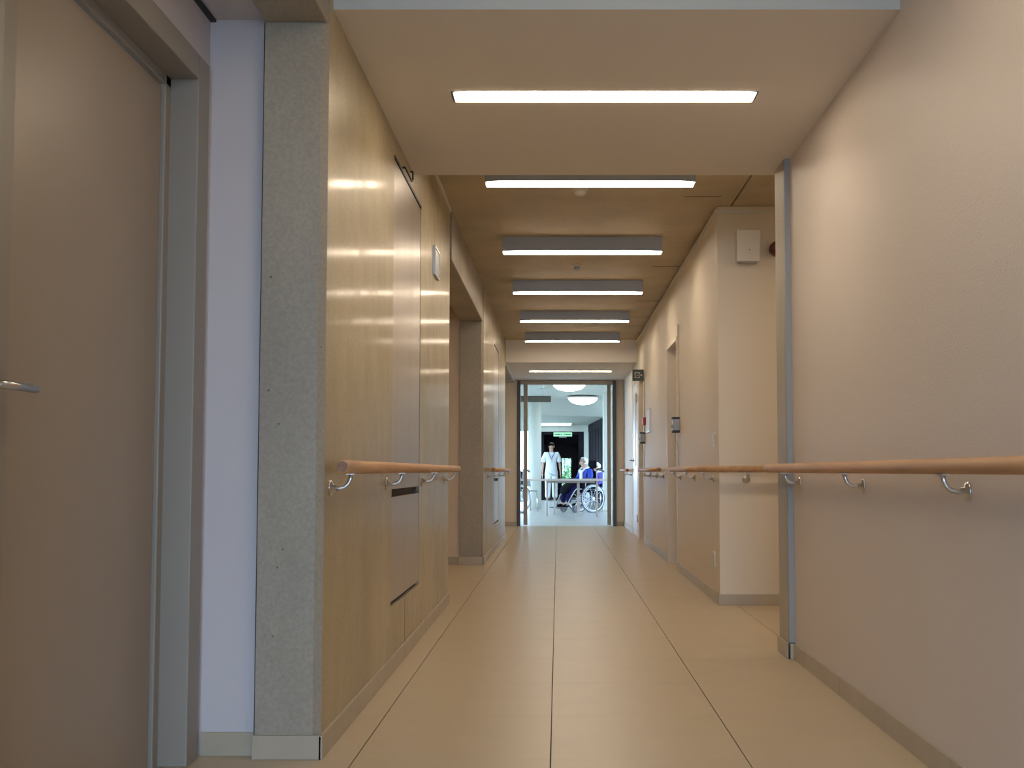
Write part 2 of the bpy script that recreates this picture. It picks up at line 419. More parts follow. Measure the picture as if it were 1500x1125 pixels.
# ------------------------------------------------------------------ right side walls
struct(bxo('wall_right', (XR, XR+.16, -3, 5.14, 0, ZC), M['paint_right']), 'large beige textured wall, nearest on the right')
bm = bmesh.new(); prism(bm, [(1.088, 5.162), (1.28, 5.162), (1.28, 5.36), (1.088, 5.36)], 0, ZS)
struct(obj('concrete_post', bm, M['concrete_warm'], bevel=.002), 'end post of the near right wall beside the side bay')
tag(bxo('corner_guard', (1.0885, XR+.0, 5.135, 5.1625,   .075, ZS), M['guard'], bevel=.001), 'bluish-grey metal corner strip on the end of the near right wall', 'corner guard')
struct(bxo('wall_right', (XR2, 3.3, 7.17, 7.32, 0, ZC), M['paint']), 'beige wall facing the camera at the back of the right-hand bay')
struct(bxo('wall_right', (3.3, 3.42, 4.9, 7.32, 0, ZC), M['paint']), 'beige end wall of the right-hand bay')
struct(bxo('wall_right', (1.28, 3.3, 5.0, 5.14, 0, ZC), M['paint']), 'beige near wall of the right-hand bay')
# far right wall with two door recesses
D1 = (9.66, 10.55); D2 = (13.40, 14.25); D3 = (14.42, 15.35)
bm = bmesh.new()
box(bm, XR2, XR2+.2, 7.32, D1[0], 0, ZC); box(bm, XR2, XR2+.2, D1[0], D1[1], 2.09, ZC)
box(bm, XR2, XR2+.2, D1[1], D2[0], 0, ZC); box(bm, XR2, XR2+.2, D2[0], D2[1], 2.09, ZC)
box(bm, XR2, XR2+.2, D2[1], D3[0], 0, ZC); box(bm, XR2, XR2+.2, D3[0], D3[1], 2.12, ZC)
box(bm, XR2, XR2+.2, D3[1], 17.45, 0, ZC)
struct(obj('wall_right', bm, M['paint']), 'beige far right wall with recessed doors')

def recessed_door(n, ya, yb, ztop, xleaf, label, flush=False):
    bm = bmesh.new(); t = .035; xf = XR2 - .006
    box(bm, xf, XR2+.13, ya, ya+t, 0, ztop); box(bm, xf, XR2+.13, yb-t, yb, 0, ztop); box(bm, xf, XR2+.13, ya+t, yb-t, ztop-t, ztop)
    d = struct(obj('door_%d' % n, bm, M['frame_light'], bevel=.002), label)
    bm = bmesh.new()
    if flush:
        box(bm, xleaf, xleaf+.045, ya+t+.004, ya+.25, .006, ztop-t-.004); box(bm, xleaf, xleaf+.045, ya+.42, yb-t-.004, .006, ztop-t-.004)
        box(bm, xleaf, xleaf+.045, ya+.25, ya+.42, .006, .95); box(bm, xleaf, xleaf+.045, ya+.25, ya+.42, 1.95, ztop-t-.004)
    else:
        box(bm, xleaf, xleaf+.045, ya+t+.004, yb-t-.004, .006, ztop-t-.004)
    obj('door_leaf', bm, M['leaf_light'] if flush else M['door'], d)
    if flush:
        bxo('vision_pane', (xleaf+.018, xleaf+.026, ya+.25, ya+.42, .95, 1.95), M['mirror_glass'], d)
    h = bmesh.new(); yh = yb - .10; zz = 1.03
    lathe(h, [(.026, 0), (.026, .01)], 16, (xleaf-.01, yh, zz), 'x')
    tube(h, [(xleaf-.01, yh, zz), (xleaf-.055, yh, zz), (xleaf-.06, yh-.015, zz), (xleaf-.06, yh-.13, zz)], .010, 10)
    obj('door_handle', h, M['steel'], d)
    for zz in (.25, 1.85):
        b = bmesh.new(); tube(b, [(xleaf-.008, ya+t+.006, zz-.05), (xleaf-.008, ya+t+.006, zz+.05)], .009, 8); obj('hinge', b, M['steel'], d)
    return d
M['frame_light'] = mat('light_frame_paint', (.72, .64, .52, 1), .4)
M['leaf_light'] = mat('pale_door_paint', (.66, .62, .55, 1), .32)
M['mirror_glass'] = mat('dark_vision_glass', (.25, .25, .24, 1), .08, metal=.4)
recessed_door(2, D1[0], D1[1], 2.09, XR2+.125, 'recessed door in the far right wall, first from the camera')
recessed_door(3, D2[0], D2[1], 2.09, XR2+.125, 'recessed door in the far right wall, beneath the exit sign')
recessed_door(4, D3[0], D3[1], 2.12, XR2-.002, 'pale flush door with a narrow glass strip, near the corridor end', True)

# ------------------------------------------------------------------ end wall and doorway
ZD = 2.335
bm = bmesh.new()
box(bm, -1.5, -.655, 17.40, 17.55, 0, ZC); box(bm, .94, XR2+.2, 17.45, 17.55, 0, ZC); box(bm, -.655, .94, 17.45, 17.55, ZD, ZC+.1)
struct(obj('wall_end', bm, M['paint']), 'beige end wall around the glazed doorway')
bm = bmesh.new()
box(bm, -.655, -.60, 17.38, 17.56, 0, ZD); box(bm, .885, .94, 17.38, 17.56, 0, ZD)
door5 = struct(obj('door_5', bm, M['bronze'], bevel=.003), 'open sliding glass doorway with dark bronze frame at the corridor end')
o = bxo('door_head', (-.60, .885, 17.40, 17.56, 2.275, ZD), M['stile'], door5)
for nm, xa, xb, xs0, xs1 in (('l', -1.45, -.49, -.555, -.49), ('r', .80, 1.8, .80, .862)):
    bm = bmesh.new(); box(bm, xs0, xs1, 17.57, 17.61, .01, 2.29); 
    if nm == 'l': box(bm, xa, xa+.06, 17.57, 17.61, .01, 2.29)
    else: box(bm, xb-.06, xb, 17.57, 17.61, .01, 2.29)
    lf = obj('door_leaf', bm, M['stile'], door5, bevel=.002); lf['label'] = 'sliding leaf with champagne-coloured edge post'
    gx0, gx1 = (xa+.06, xs0) if nm == 'l' else (xs1, xb-.06)
    bm = bmesh.new(); box(bm, gx0, gx1, 17.586, 17.594, .01, 2.29)
    o = obj('glass_pane', bm, M['glass'], lf)

# ------------------------------------------------------------------ skirting tiles
def skirting(name, runs, label, m=None):
    """runs: (x0, y0, x1, y1, nx, ny) wall line and outward normal"""
    base = bmesh.new(); T = .011; H = .072
    for x0, y0, x1, y1, nx, ny in runs:
        box(base, min(x0, x1, x0+nx*T*.5, x1+nx*T*.5), max(x0, x1, x0+nx*T*.5, x1+nx*T*.5),
            min(y0, y1, y0+ny*T*.5, y1+ny*T*.5), max(y0, y1, y0+ny*T*.5, y1+ny*T*.5), 0, H-.003)
    root = struct(obj(name, base, M['grout']), label)
    for x0, y0, x1, y1, nx, ny in runs:
        L = math.hypot(x1-x0, y1-y0); d = ((x1-x0)/L, (y1-y0)/L); s = 0
        while s < L - .01:
            e = min(s + TG, L); g_ = .0012
            a = (x0 + d[0]*(s+g_*(s > 0)), y0 + d[1]*(s+g_*(s > 0))); b = (x0 + d[0]*(e-g_*(e < L)), y0 + d[1]*(e-g_*(e < L)))
            bm = bmesh.new()
            box(bm, min(a[0], b[0], a[0]+nx*T, b[0]+nx*T), max(a[0], b[0], a[0]+nx*T, b[0]+nx*T),
                min(a[1], b[1], a[1]+ny*T, b[1]+ny*T), max(a[1], b[1], a[1]+ny*T, b[1]+ny*T), .0005, H)
            obj('skirting_tile', bm, M['skirt'], root, bevel=.001)
            s = e
T = .011
skirting('baseboard_left', [(XL, YP-T, XL, 7.25+T, 1, 0), (XL, YP, -.935, YP, 0, -1), (XL, 7.25, -.93, 7.25, 0, 1)], 'taupe tile skirting around the near concrete wall')
skirting('baseboard_left', [(-.936, 3.41, XD+.012, 3.41, 0, -1)], 'taupe tile skirting below the narrow white wall strip')
skirting('baseboard_left', [(-.705, 10.25-T, -.705, 14.5+T, 1, 0), (-.705, 10.25, -.935, 10.25, 0, -1), (-.936, 10.28, -1.5, 10.28, 0, -1)], 'taupe tile skirting around the second concrete wall')
skirting('baseboard_left', [(-.66, 17.40, -1.5, 17.40, 0, -1)], 'taupe tile skirting in the second side opening')
skirting('baseboard_right', [(XR, -2.9, XR, 5.13, -1, 0), (1.088, 5.135, 1.088, 5.36, -1, 0), (1.09, 5.135, 1.115, 5.135, 0, -1)], 'taupe tile skirting along the near right wall')
skirting('baseboard_right', [(XR2+.25, 7.17, 3.3, 7.17, 0, -1), (XR2-T, 7.17, XR2+.25, 7.17, 0, -1), (XR2, 7.17, XR2, D1[0], -1, 0)], 'taupe tile skirting around the corner of the right-hand bay')
skirting('baseboard_right', [(XR2, D1[1], XR2, D2[0], -1, 0)], 'taupe tile skirting between the two recessed doors')
skirting('baseboard_right', [(XR2, D3[1], XR2, 17.45, -1, 0), (XR2, 17.45, .94, 17.45, 0, -1)], 'taupe tile skirting at the far right corner')

# ------------------------------------------------------------------ handrails
def bracket(p, side, root, axis='x'):
    """p: flange centre on the wall; side: +1 rail lies towards +axis of the wall"""
    x, y, z = p; s = side
    bm = bmesh.new()
    def P(a, dz): return (x + s*a, y, z + dz) if axis == 'x' else (x, y + s*a, z + dz)
    lathe(bm, [(.026, 0), (.026, s*.003), (.021, s*.006), (.0105, s*.010), (.008, s*.022)], 20, (x, y, z), axis)
    tube(bm, [P(.004, 0), P(.03, -.002), P(.046, .002), P(.058, .012), P(.065, .026), P(.069, .045)], [.008, .0075, .0075, .0075, .008, .009], 12)
    b = P(.069, .044)
    box(bm, b[0]-(.012 if axis == 'x' else .03), b[0]+(.012 if axis == 'x' else .03), b[1]-(.03 if axis == 'x' else .012), b[1]+(.03 if axis == 'x' else .012), b[2]-.002, b[2]+.002)
    return obj('bracket', bm, M['steel'], root)
ZR = .893; RR = .0215
def handrail(pts, brs, side, label, group=None):
    root = empty('handrail', pts[0]); tag(root, label, 'handrail', group)
    bm = bmesh.new(); n = 24
    def dense(a, b): 
        a, b = Vector(a), Vector(b); return [a.lerp(b, t) for t in (0, .004/(b-a).length, 1-.004/(b-a).length, 1)]
    P = dense(pts[0], pts[1]) if len(pts) == 2 else [Vector(p) for p in pts]
    if len(pts) == 2: tube(bm, P, [RR-.004, RR, RR, RR-.004], n, cap_mi=1)
    else: tube(bm, P, RR, n, cap_mi=1)
    obj('rail', bm, [M['wood'], M['wood_end']], root)
    for b in brs: bracket(b[:3], b[4] if len(b) > 4 else side, root, b[3] if len(b) > 3 else 'x')
    return root
ZK = ZR - .067
handrail([(XL+.070, 3.32, ZR), (XL+.070, 7.16, ZR)], [(XL, y, ZK) for y in (3.48, 4.62, 5.82, 6.95)], 1, 'round oak handrail on the near left concrete wall', None)
handrail([(-.635, 10.65, ZR), (-.635, 14.3, ZR)], [(-.705, y, ZK) for y in (10.9, 12.0, 13.1, 14.1)], 1, 'short round oak handrail on the far left concrete wall')
handrail([(XR-.070, -1.6, ZR), (XR-.070, 5.40, ZR)], [(XR, y, ZK) for y in (-1.2, -.15, .9, 1.92, 2.95, 3.96, 5.0)], -1, 'long round oak handrail along the near right wall')
handrail([(2.6, 7.10, ZR), (XR2-.070, 7.10, ZR), (XR2-.070, 9.56, ZR)], [(1.245, 7.17, ZK, 'y', -1), (2.2, 7.17, ZK, 'y', -1)] + [(XR2, y, ZK, 'x', -1) for y in (7.45, 8.45, 9.4)], -1,
         'L-shaped oak handrail turning the corner of the right-hand bay')
handrail([(XR2-.070, 10.66, ZR), (XR2-.070, 13.3, ZR)], [(XR2, y, ZK) for y in (10.9, 11.7, 12.5, 13.15)], -1, 'oak handrail between the two recessed doors on the right')
handrail([(XR2-.070, 15.5, ZR), (XR2-.070, 17.1, ZR)], [(XR2, y, ZK) for y in (15.7, 16.8)], -1, 'shortest oak handrail at the far right end of the corridor')

# ------------------------------------------------------------------ ceiling luminaires
LX = .187
LY = (4.27, 6.19, 8.16, 10.03, 11.96, 13.81, 15.87, 2.4)  # last entry: out-of-view lamp added to lift the near walls
lab = ('long white tube luminaire recessed in the lowered soffit, nearest the camera', 'box luminaire hung just behind the lowered soffit, second in the row',
       'box luminaire between the two ceiling detectors, third in the row', 'box luminaire just beyond the second detector, fourth in the row',
       'fifth luminaire in the ceiling row, counted from the camera', 'last boxed luminaire before the far soffit, sixth in the row', 'smallest luminaire, recessed in the far soffit above the doorway',
       'added unseen box luminaire above the camera, brightening the near walls', 'added unseen box luminaire in the right-hand bay, brightening the bay wall')
LX0 = LX
for i, y in enumerate(LY + (6.25,)):
    LX = 2.5 if i == 8 else LX0  # bay lamp is an unseen addition that brightens the facing wall
    flush = i in (0, 6)
    zb = {0: ZS-.004, 6: ZF-.004}.get(i, 2.535)
    root = empty('ceiling_light', (LX, y, zb)); tag(root, lab[i], 'light', 'luminaires along the corridor ceiling')
    bm = bmesh.new(); hw, hd, t, lip = .605, .058, .004, .009; zt = (ZC if not flush else zb + .12) - .001
    prof = [(-hw, zb)] + [(-hw + .16*(1-math.cos(a)), zb + lip*math.sin(a)) for a in [math.pi/2*k/5 for k in range(1, 6)]]
    prof += [(-x, z) for x, z in prof[::-1]]
    for ya in (y-hd, y+hd-t):                             # long side plates, lower edge arched to imitate tube glow fading at the ends
        A = [[bm.verts.new((LX+x, yy, z)) for x, z in prof] for yy in (ya, ya+t)]
        B = [[bm.verts.new((LX+x, yy, zt)) for x, z in prof] for yy in (ya, ya+t)]
        for k in range(len(prof)-1):
            bm.faces.new((A[0][k], A[0][k+1], B[0][k+1], B[0][k])); bm.faces.new((A[1][k], B[1][k], B[1][k+1], A[1][k+1]))
            bm.faces.new((A[0][k], A[1][k], A[1][k+1], A[0][k+1])); bm.faces.new((B[0][k], B[0][k+1], B[1][k+1], B[1][k]))
        for k in (0, -1): bm.faces.new((A[0][k], B[0][k], B[1][k], A[1][k]))
    for xa in (LX-hw, LX+hw-t): box(bm, xa, xa+t, y-hd+t+.0002, y+hd-t-.0002, zb, zt)
    box(bm, LX-hw+t+.0002, LX+hw-t-.0002, y-hd+t+.0002, y+hd-t-.0002, zb+.05, zt-.001)
    obj('housing', bm, M['housing'], root)
    bm = bmesh.new(); box(bm, LX-hw+t+.0005, LX+hw-t-.0005, y-hd+t+.0005, y+hd-t-.0005, zb+.001, zb+.02)
    obj('diffuser', bm, M['diffuser'], root)

# ------------------------------------------------------------------ small fixtures
def detector(x, y, r, label):
    root = empty('smoke_detector', (x, y, ZC)); tag(root, label, 'detector')
    bm = bmesh.new(); lathe(bm, [(r, ZC), (r, ZC-.012), (r*.93, ZC-.016)], 28, (x, y, 0)); obj('base', bm, M['plastic'], root)
    bm = bmesh.new(); lathe(bm, [(r*.72, ZC-.016), (r*.7, ZC-.034), (r*.5, ZC-.046), (r*.1, ZC-.048)], 28, (x, y, 0)); obj('sensor_head', bm, M['plastic'] if r > .05 else M['plastic_grey'], root)
detector(.141, 6.69, .052, 'round white smoke detector on the ceiling behind the second luminaire')
detector(.164, 9.23, .04, 'smaller round ceiling detector with dark centre behind the third luminaire')

# exit sign on bracket
def exit_sign():
    x0, x1, y, z0, z1 = .925, XR2, 13.37, 1.995, 2.135
    root = empty('exit_sign', (x1, y, z0)); tag(root, 'small dark green exit sign with white arrow jutting from the right wall', 'sign')
    bxo('sign_box', (x0, x1-.004, y-.02, y+.02, z0, z1), M['sign_green'], root, bevel=.003)
    bxo('wall_bracket', (x1-.006, x1+.001, y-.025, y+.025, z0+.02, z1-.02), M['plastic_grey'], root)
    bm = bmesh.new(); yf = y-.0212
    def s(xa, xb, za, zb): box(bm, x0+xa, x0+xb, yf-.001, yf+.0012, z0+za, z0+zb)
    s(.028, .036, .035, .105); s(.028, .088, .097, .105); s(.028, .088, .035, .043); s(.080, .088, .083, .105); s(.080, .088, .035, .057)
    s(.055, .112, .066, .074)
    a = [bm.verts.new((x0+px, yf-d, z0+pz)) for d in (.001, -.0012) for px, pz in ((.103, .085), (.103, .055), (.126, .070))]
    bm.faces.new(a[:3]); bm.faces.new(a[3:][::-1])
    for i in range(3): bm.faces.new((a[i], a[(i+1) % 3], a[3+(i+1) % 3], a[3+i]))
    obj('arrow_symbol', bm, M['plastic'], root)
exit_sign()

# wall readers with conduit
def reader(y, ztop, label, red=False):
    root = empty('wall_reader', (XR2, y, 1.2)); tag(root, label, 'wall device')
    bxo('body', (XR2-.062, XR2, y-.045, y+.045, 1.235, 1.335), M['plastic_grey'], root, bevel=.004)
    bxo('top_cap', (XR2-.066, XR2, y-.048, y+.048, 1.335, 1.352), M['black'], root, bevel=.003)
    bxo('bottom_cap', (XR2-.066, XR2, y-.048, y+.048, 1.216, 1.235), M['black'], root, bevel=.003)
    bxo('button', (XR2-.069, XR2-.062, y-.01, y+.01, 1.26, 1.28), M['black'], root)
    bm = bmesh.new(); box(bm, XR2-.016, XR2, y-.008, y+.008, 1.352, ztop); obj('conduit', bm, M['frame_light'], root, bevel=.002)
    bm = bmesh.new(); tube(bm, [(XR2-.03, y+.01, 1.22), (XR2-.03, y+.01, 1.15), (XR2-.008, y+.01, 1.10), (XR2-.004, y+.01, .92)], .003, 6); obj('cable', bm, M['plastic_grey'], root)
reader(9.50, 2.17, 'grey device with black caps and conduit beside the first recessed door')
reader(13.25, 1.98, 'grey device with black caps below the exit sign')
tag(bxo('fire_call_point', (XR2-.035, XR2, 13.10, 13.19, 1.435, 1.53), M['red'], bevel=.006), 'red fire alarm call point on the wall beside the framed notice', 'alarm')
root = empty('framed_notice', (XR2, 12.6, 1.34)); tag(root, 'pale framed notice on the right wall near the exit sign', 'notice')
bxo('notice_frame', (XR2-.016, XR2, 12.42, 12.88, 1.33, 1.60), M['alu'], root, bevel=.003)
bxo('notice_sheet', (XR2-.018, XR2-.0155, 12.44, 12.86, 1.345, 1.585), M['paper'], root)
def switch(y, z, w_, h_, label, cat):
    root = empty('wall_switch' if cat == 'switch' else 'wall_socket', (XR2, y, z)); tag(root, label, cat)
    bxo('face_plate', (XR2-.009, XR2, y-w_/2, y+w_/2, z-h_/2, z+h_/2), M['plastic'], root, bevel=.002)
    if cat == 'switch':
        bxo('rocker', (XR2-.013, XR2-.008, y-.024, y+.024, z+.004, z+h_/2-.012), M['plastic'], root, bevel=.001)
        bxo('rocker', (XR2-.013, XR2-.008, y-.024, y+.024, z-h_/2+.012, z-.004), M['plastic'], root, bevel=.001)
    else:
        for dz in (.03, -.03):
            bm = bmesh.new(); lathe(bm, [(.021, -.0095), (.019, -.012), (.015, -.0095)], 20, (XR2, y, z+dz), 'x'); obj('socket_well', bm, M['plastic'], root)
switch(7.36, 1.09, .08, .10, 'white light switch above the handrail at the bay corner', 'switch')
switch(7.40, .285, .08, .10, 'white socket low on the wall at the bay corner', 'socket')
# wall box in the bay
root = empty('wall_speaker', (1.26, 7.17, 2.25)); tag(root, 'white tapered box high on the wall of the right-hand bay', 'wall box')
bm = bmesh.new()
xa, xb, za, zb = 1.180, 1.335, 2.265, 2.47
pts = [(xa+.008, 7.085, za), (xb, 7.085, za), (xb, 7.06, zb), (xa, 7.06, zb), (xa+.008, 7.17, za), (xb, 7.17, za), (xb, 7.17, zb), (xa, 7.17, zb)]
v = [bm.verts.new(p) for p in pts]
for q in ((0,1,2,3),(5,4,7,6),(4,0,3,7),(1,5,6,2),(3,2,6,7),(4,5,1,0)): bm.faces.new([v[i] for i in q])
obj('casing', bm, M['plastic'], root, bevel=.004)
bxo('bottom_grille', (xa+.02, xb-.015, 7.095, 7.16, za-.006, za+.001), M['plastic_grey'], root)
bxo('indicator', (1.262, 1.268, 7.066, 7.074, 2.335, 2.34), M['black'], root)
# alarm bell partly behind the post
root = empty('alarm_sounder', (1.50, 7.17, 2.36)); tag(root, 'dark red round alarm sounder partly hidden behind the right wall post', 'alarm')
bm = bmesh.new(); lathe(bm, [(.05, 7.17), (.05, 7.13), (.046, 7.105), (.03, 7.095)], 24, (1.462, 0, 2.36), 'y'); obj('sounder_body', bm, M['dark_red'], root)
bm = bmesh.new(); lathe(bm, [(.028, 7.096), (.024, 7.085)], 20, (1.462, 0, 2.36), 'y'); obj('sounder_grille', bm, M['black'], root)
# framed indicator on the near left wall
root = empty('wall_indicator', (XL, 6.4, 2.0)); tag(root, 'small silver-framed plate high on the near left concrete wall', 'wall plate')
bm = bmesh.new(); ya, yb, za, zb = 6.27, 6.50, 2.03, 2.20
for b in ((ya, yb, zb-.012, zb), (ya, yb, za, za+.012), (ya, ya+.012, za+.012, zb-.012), (yb-.012, yb, za+.012, zb-.012)): box(bm, XL, XL+.016, *b)
obj('plate_frame', bm, M['alu'], root)
bxo('plate_face', (XL, XL+.011, ya+.012, yb-.012, za+.012, zb-.012), M['plastic_grey'], root)
bm = bmesh.new(); lathe(bm, [(.012, XL+.010), (.012, XL+.014), (.008, XL+.016)], 16, (0, ya+.06, zb-.045), 'x'); obj('lamp_button', bm, M['paper'], root)

# ------------------------------------------------------------------ lobby behind the camera (lets the daylight in)
bm = bmesh.new()
box(bm, -1.3, 1.3, -3.15, -3.0, 0, .1); box(bm, -1.3, 1.3, -3.15, -3.0, 2.5, ZC); box(bm, -1.3, -1.1, -3.15, -3.0, .1, 2.5); box(bm, 1.3, 1.1, -3.15, -3.0, .1, 2.5)
struct(obj('wall_back', bm, M['paint']), 'end wall with a window behind the camera')

# ------------------------------------------------------------------ day room beyond the doorway
struct(bxo('floor', (-5, 5, 17.6, 33.0, -.12, 0), M['room_floor']), 'pale grey floor of the day room')
struct(bxo('floor', (-1.2, 1.3, 33.0, 42, -.12, 0), M['room_mid']), 'dark floor of the passage behind the day room')
struct(bxo('ground', (-40, 40, -30, 41.5, -.4, -.15), M['paving']), 'grey paving outside')
struct(bxo('ground', (-40, 40, 41.5, 80, -.4, -.15), M['grass']), 'lawn outside')
ZQ = 2.80
struct(bxo('ceiling', (-5, 5, 17.6, 33.2, ZQ, ZQ+.1), M['room_white']), 'white ceiling of the day room')
def slab(poly, z0, z1, label, m='room_white'):
    bm = bmesh.new(); prism(bm, poly, z0, z1); return struct(obj('ceiling', bm, M[m]), label)
def arc(cx, cy, rx, ry, a0, a1, n=24):
    return [(cx + rx*math.cos(R(a0+(a1-a0)*i/n)), cy + ry*math.sin(R(a0+(a1-a0)*i/n))) for i in range(n+1)]
slab([(5, 33.0), (-5, 33.0), (-5, 26.2)] + [(x, 27.9 - 1.1*math.cos((x+1.5)*.55)) for x in [-5 + .4*i for i in range(1, 25)]] + [(5, 27.5)], 2.27, ZQ, 'low white ceiling at the back of the day room with curved edge')
slab([(-5, 17.6), (-1.2, 17.6)] + arc(-1.6, 20.6, 1.5, 2.9, -75, 88) + [(-5, 23.5)], 2.58, ZQ, 'curved white ceiling drop on the left of the day room')
slab(arc(.55, 24.6, 1.9, 1.9, 0, 360, 40)[:-1], 2.62, ZQ, 'round white ceiling drop around the second dome light')
# dome lamps
def dome(x, y, r, ztop, label):
    root = empty('dome_light', (x, y, ztop)); tag(root, label, 'light', 'glowing dome lights in the day room')
    bm = bmesh.new(); lathe(bm, [(r, ztop), (r, ztop-.03), (r*.93, ztop-.035)], 32, (x, y, 0)); obj('rim', bm, M['plastic'], root)
    bm = bmesh.new(); lathe(bm, [(r*.95, ztop-.03), (r*.88, ztop-.08), (r*.7, ztop-.13), (r*.42, ztop-.165), (.02, ztop-.18)], 32, (x, y, 0)); obj('opal_bowl', bm, M['dome'], root)
    bm = bmesh.new(); lathe(bm, [(r*.3, ztop-.001), (r*.3, min(ZQ, ztop+.12))], 20, (x, y, 0)); obj('mount', bm, M['plastic'], root)
dome(.235, 22.0, .36, ZQ-.12, 'glowing dome ceiling light, nearer and larger of the two')
dome(.58, 25.0, .36, 2.59, 'glowing dome ceiling light, farther and to the right')
# left window wall, right window wall, back wall
def window_wall(n, x, ya, yb, label):
    t = .12 if x > 0 else -.12
    bm = bmesh.new(); box(bm, x, x+t, ya, yb, -.1, .15); box(bm, x, x+t, ya, yb, 2.45, ZQ)
    o = struct(obj('wall_%s' % n, bm, M['room_white']), label)
    y = ya
    while y <= yb + .01:
        bxo('mullion', (x+t*.2, x+t*.8, y-.03, y+.03, .15, 2.45), M['bronze'], o); y += (yb-ya)/6
window_wall('left', -5, 17.6, 33, 'glazed left side of the day room'); window_wall('right', 5, 17.6, 33, 'glazed right side of the day room')
bm = bmesh.new()
box(bm, -5, -4.6, 33.0, 33.2, 0, ZQ); box(bm, -.9, -.50, 33.0, 33.2, 0, ZQ); box(bm, -4.6, -.9, 33.0, 33.2, 0, .3); box(bm, -4.6, -.9, 33.0, 33.2, 2.1, ZQ)
box(bm, -.50, .80, 33.0, 33.2, 2.08, ZQ); box(bm, .80, 5, 33.0, 33.2, 0, ZQ)
struct(obj('wall_back', bm, M['room_white']), 'white back wall of the day room around the dark passage')
bm = bmesh.new(); box(bm, -5.1, -.655, 17.56, 17.64, 0, ZQ); 
bm.free()
bm = bmesh.new(); box(bm, -5, -1.46, 17.5, 17.7, 0, ZQ); box(bm, 1.81, 5, 17.5, 17.7, 0, ZQ); box(bm, -1.46, 1.81, 17.62, 17.7, 2.40, ZQ); box(bm, 1.27, 1.81, 17.5, 17.56, 0, ZQ)
struct(obj('wall_front', bm, M['room_white']), 'white wall of the day room beside the doorway')
# dark passage
bm = bmesh.new()
box(bm, -.62, -.50, 33.2, 41, 0, 2.2); box(bm, .80, .92, 33.2, 41, 0, 2.2); box(bm, -.62, .92, 33.2, 41, 2.1, 2.25)
box(bm, -.62, .12, 40.9, 41, 0, 2.2); box(bm, .54, .92, 40.9, 41, 0, 2.2); box(bm, .12, .54, 40.9, 41, 1.41, 2.2)
struct(obj('wall_passage', bm, M['room_mid']), 'dark walls of the passage behind the day room')
bm = bmesh.new(); box(bm, -.50, .80, 34.6, 34.8, 1.75, 2.1); struct(obj('trim_5', bm, M['room_dark']), 'black bulkhead inside the dark passage')
bm = bmesh.new(); box(bm, -.50, -.42, 33.05, 33.35, 0, 2.08); box(bm, .64, .80, 33.05, 33.35, 0, 2.08); box(bm, -.42, .64, 33.05, 33.35, 2.0, 2.08)
struct(obj('door_6', bm, M['room_dark']), 'black frame of the dark passage opening')
bm = bmesh.new(); z0, z1 = .02, 1.41
for b in ((.12, .16, z0, z1), (.50, .54, z0, z1), (.16, .50, z0, z0+.1), (.16, .50, z1-.05, z1), (.25, .28, z0+.1, z1-.05)): box(bm, b[0], b[1], 40.92, 40.97, b[2], b[3])
wn1 = struct(obj('window_1', bm, M['plastic']), 'bright glazed door with greenery behind, at the end of the dark passage')
bm = bmesh.new(); box(bm, .16, .25, 40.94, 40.95, z0+.1, z1-.05); box(bm, .28, .50, 40.94, 40.95, z0+.1, z1-.05); obj('glass_pane', bm, M['glass'], wn1)
# garden shrub outside
def shrub(x, y, z, rx, ry, rz, n, name, label):
    root = empty(name, (x, y, -.15)); tag(root, label, 'shrub')
    bm = bmesh.new()
    for _ in range(n):
        a, b_, r_ = random.uniform(0, 6.283), random.uniform(-1, 1), random.uniform(.75, 1)
        q = math.sqrt(1-b_*b_); c = Vector((x+rx*q*math.cos(a)*r_, y+ry*q*math.sin(a)*r_, z+rz*b_*r_))
        u = Vector((random.gauss(0,1), random.gauss(0,1), random.gauss(0,1))).normalized(); p, s_ = frame_of(u)
        L_ = random.uniform(.05, .09)
        vs = [bm.verts.new(c + p*L_), bm.verts.new(c + s_*L_*.45 + u*.01), bm.verts.new(c - p*L_), bm.verts.new(c - s_*L_*.45 + u*.01)]
        bm.faces.new(vs)
    o = obj('foliage', bm, M['leafm'], root, norm=False); o['kind'] = 'stuff'
    bm = bmesh.new(); tube(bm, [(x, y, -.15), (x+.05, y, z*.6), (x, y, z+rz*.3)], [.05, .04, .015], 8); tube(bm, [(x, y, .2), (x+.2, y+.05, z)], [.03, .01], 6)
    obj('stem', bm, M['wood_end'], root)
shrub(.50, 43.5, 1.0, .55, .5, 1.1, 3600, 'garden_shrub', 'green leafy shrub outside the bright glazed door of the dark passage')

# round column, pier, dark screen
bm = bmesh.new(); lathe(bm, [(.145, 0), (.145, 2.58)], 40, (-.53, 25.2, 0)); lathe(bm, [(.15, 2.58), (.15, ZQ)], 40, (-.53, 25.2, 0))
tag(obj('round_column', bm, M['room_white']), 'round white column left of the person in white uniform', 'column')
struct(bxo('wall_pier', (1.01, 1.45, 23.9, 24.3, 0, ZQ), M['room_white'], bevel=.01), 'white pier at the right of the doorway view')
root = empty('timber_screen', (1.0, 33, 0)); tag(root, 'dark timber glazed screen running back on the right of the day room', 'screen')
A = Vector((.955, 32.7, 0)); B = Vector((1.36, 25.4, 0)); dd = (B-A); nn = Vector((-dd.y, dd.x, 0)).normalized()*.03
def scr(t0, t1, z0, z1, nm, m, k=1):
    a, b = A + dd*t0, A + dd*t1; n2 = nn*k
    bm = bmesh.new(); prism(bm, [((a-n2).x, (a-n2).y), ((b-n2).x, (b-n2).y), ((b+n2).x, (b+n2).y), ((a+n2).x, (a+n2).y)], z0, z1); obj(nm, bm, m, root)
scr(0, 1, 2.05, 2.27, 'head_rail', M['room_dark'], 1.2); scr(0, 1, 0, .08, 'bottom_rail', M['room_dark'], 1.2)
for k in range(9): scr(k/9, k/9+.085, .08, 2.05, 'timber_panel', M['room_dark'], .8)
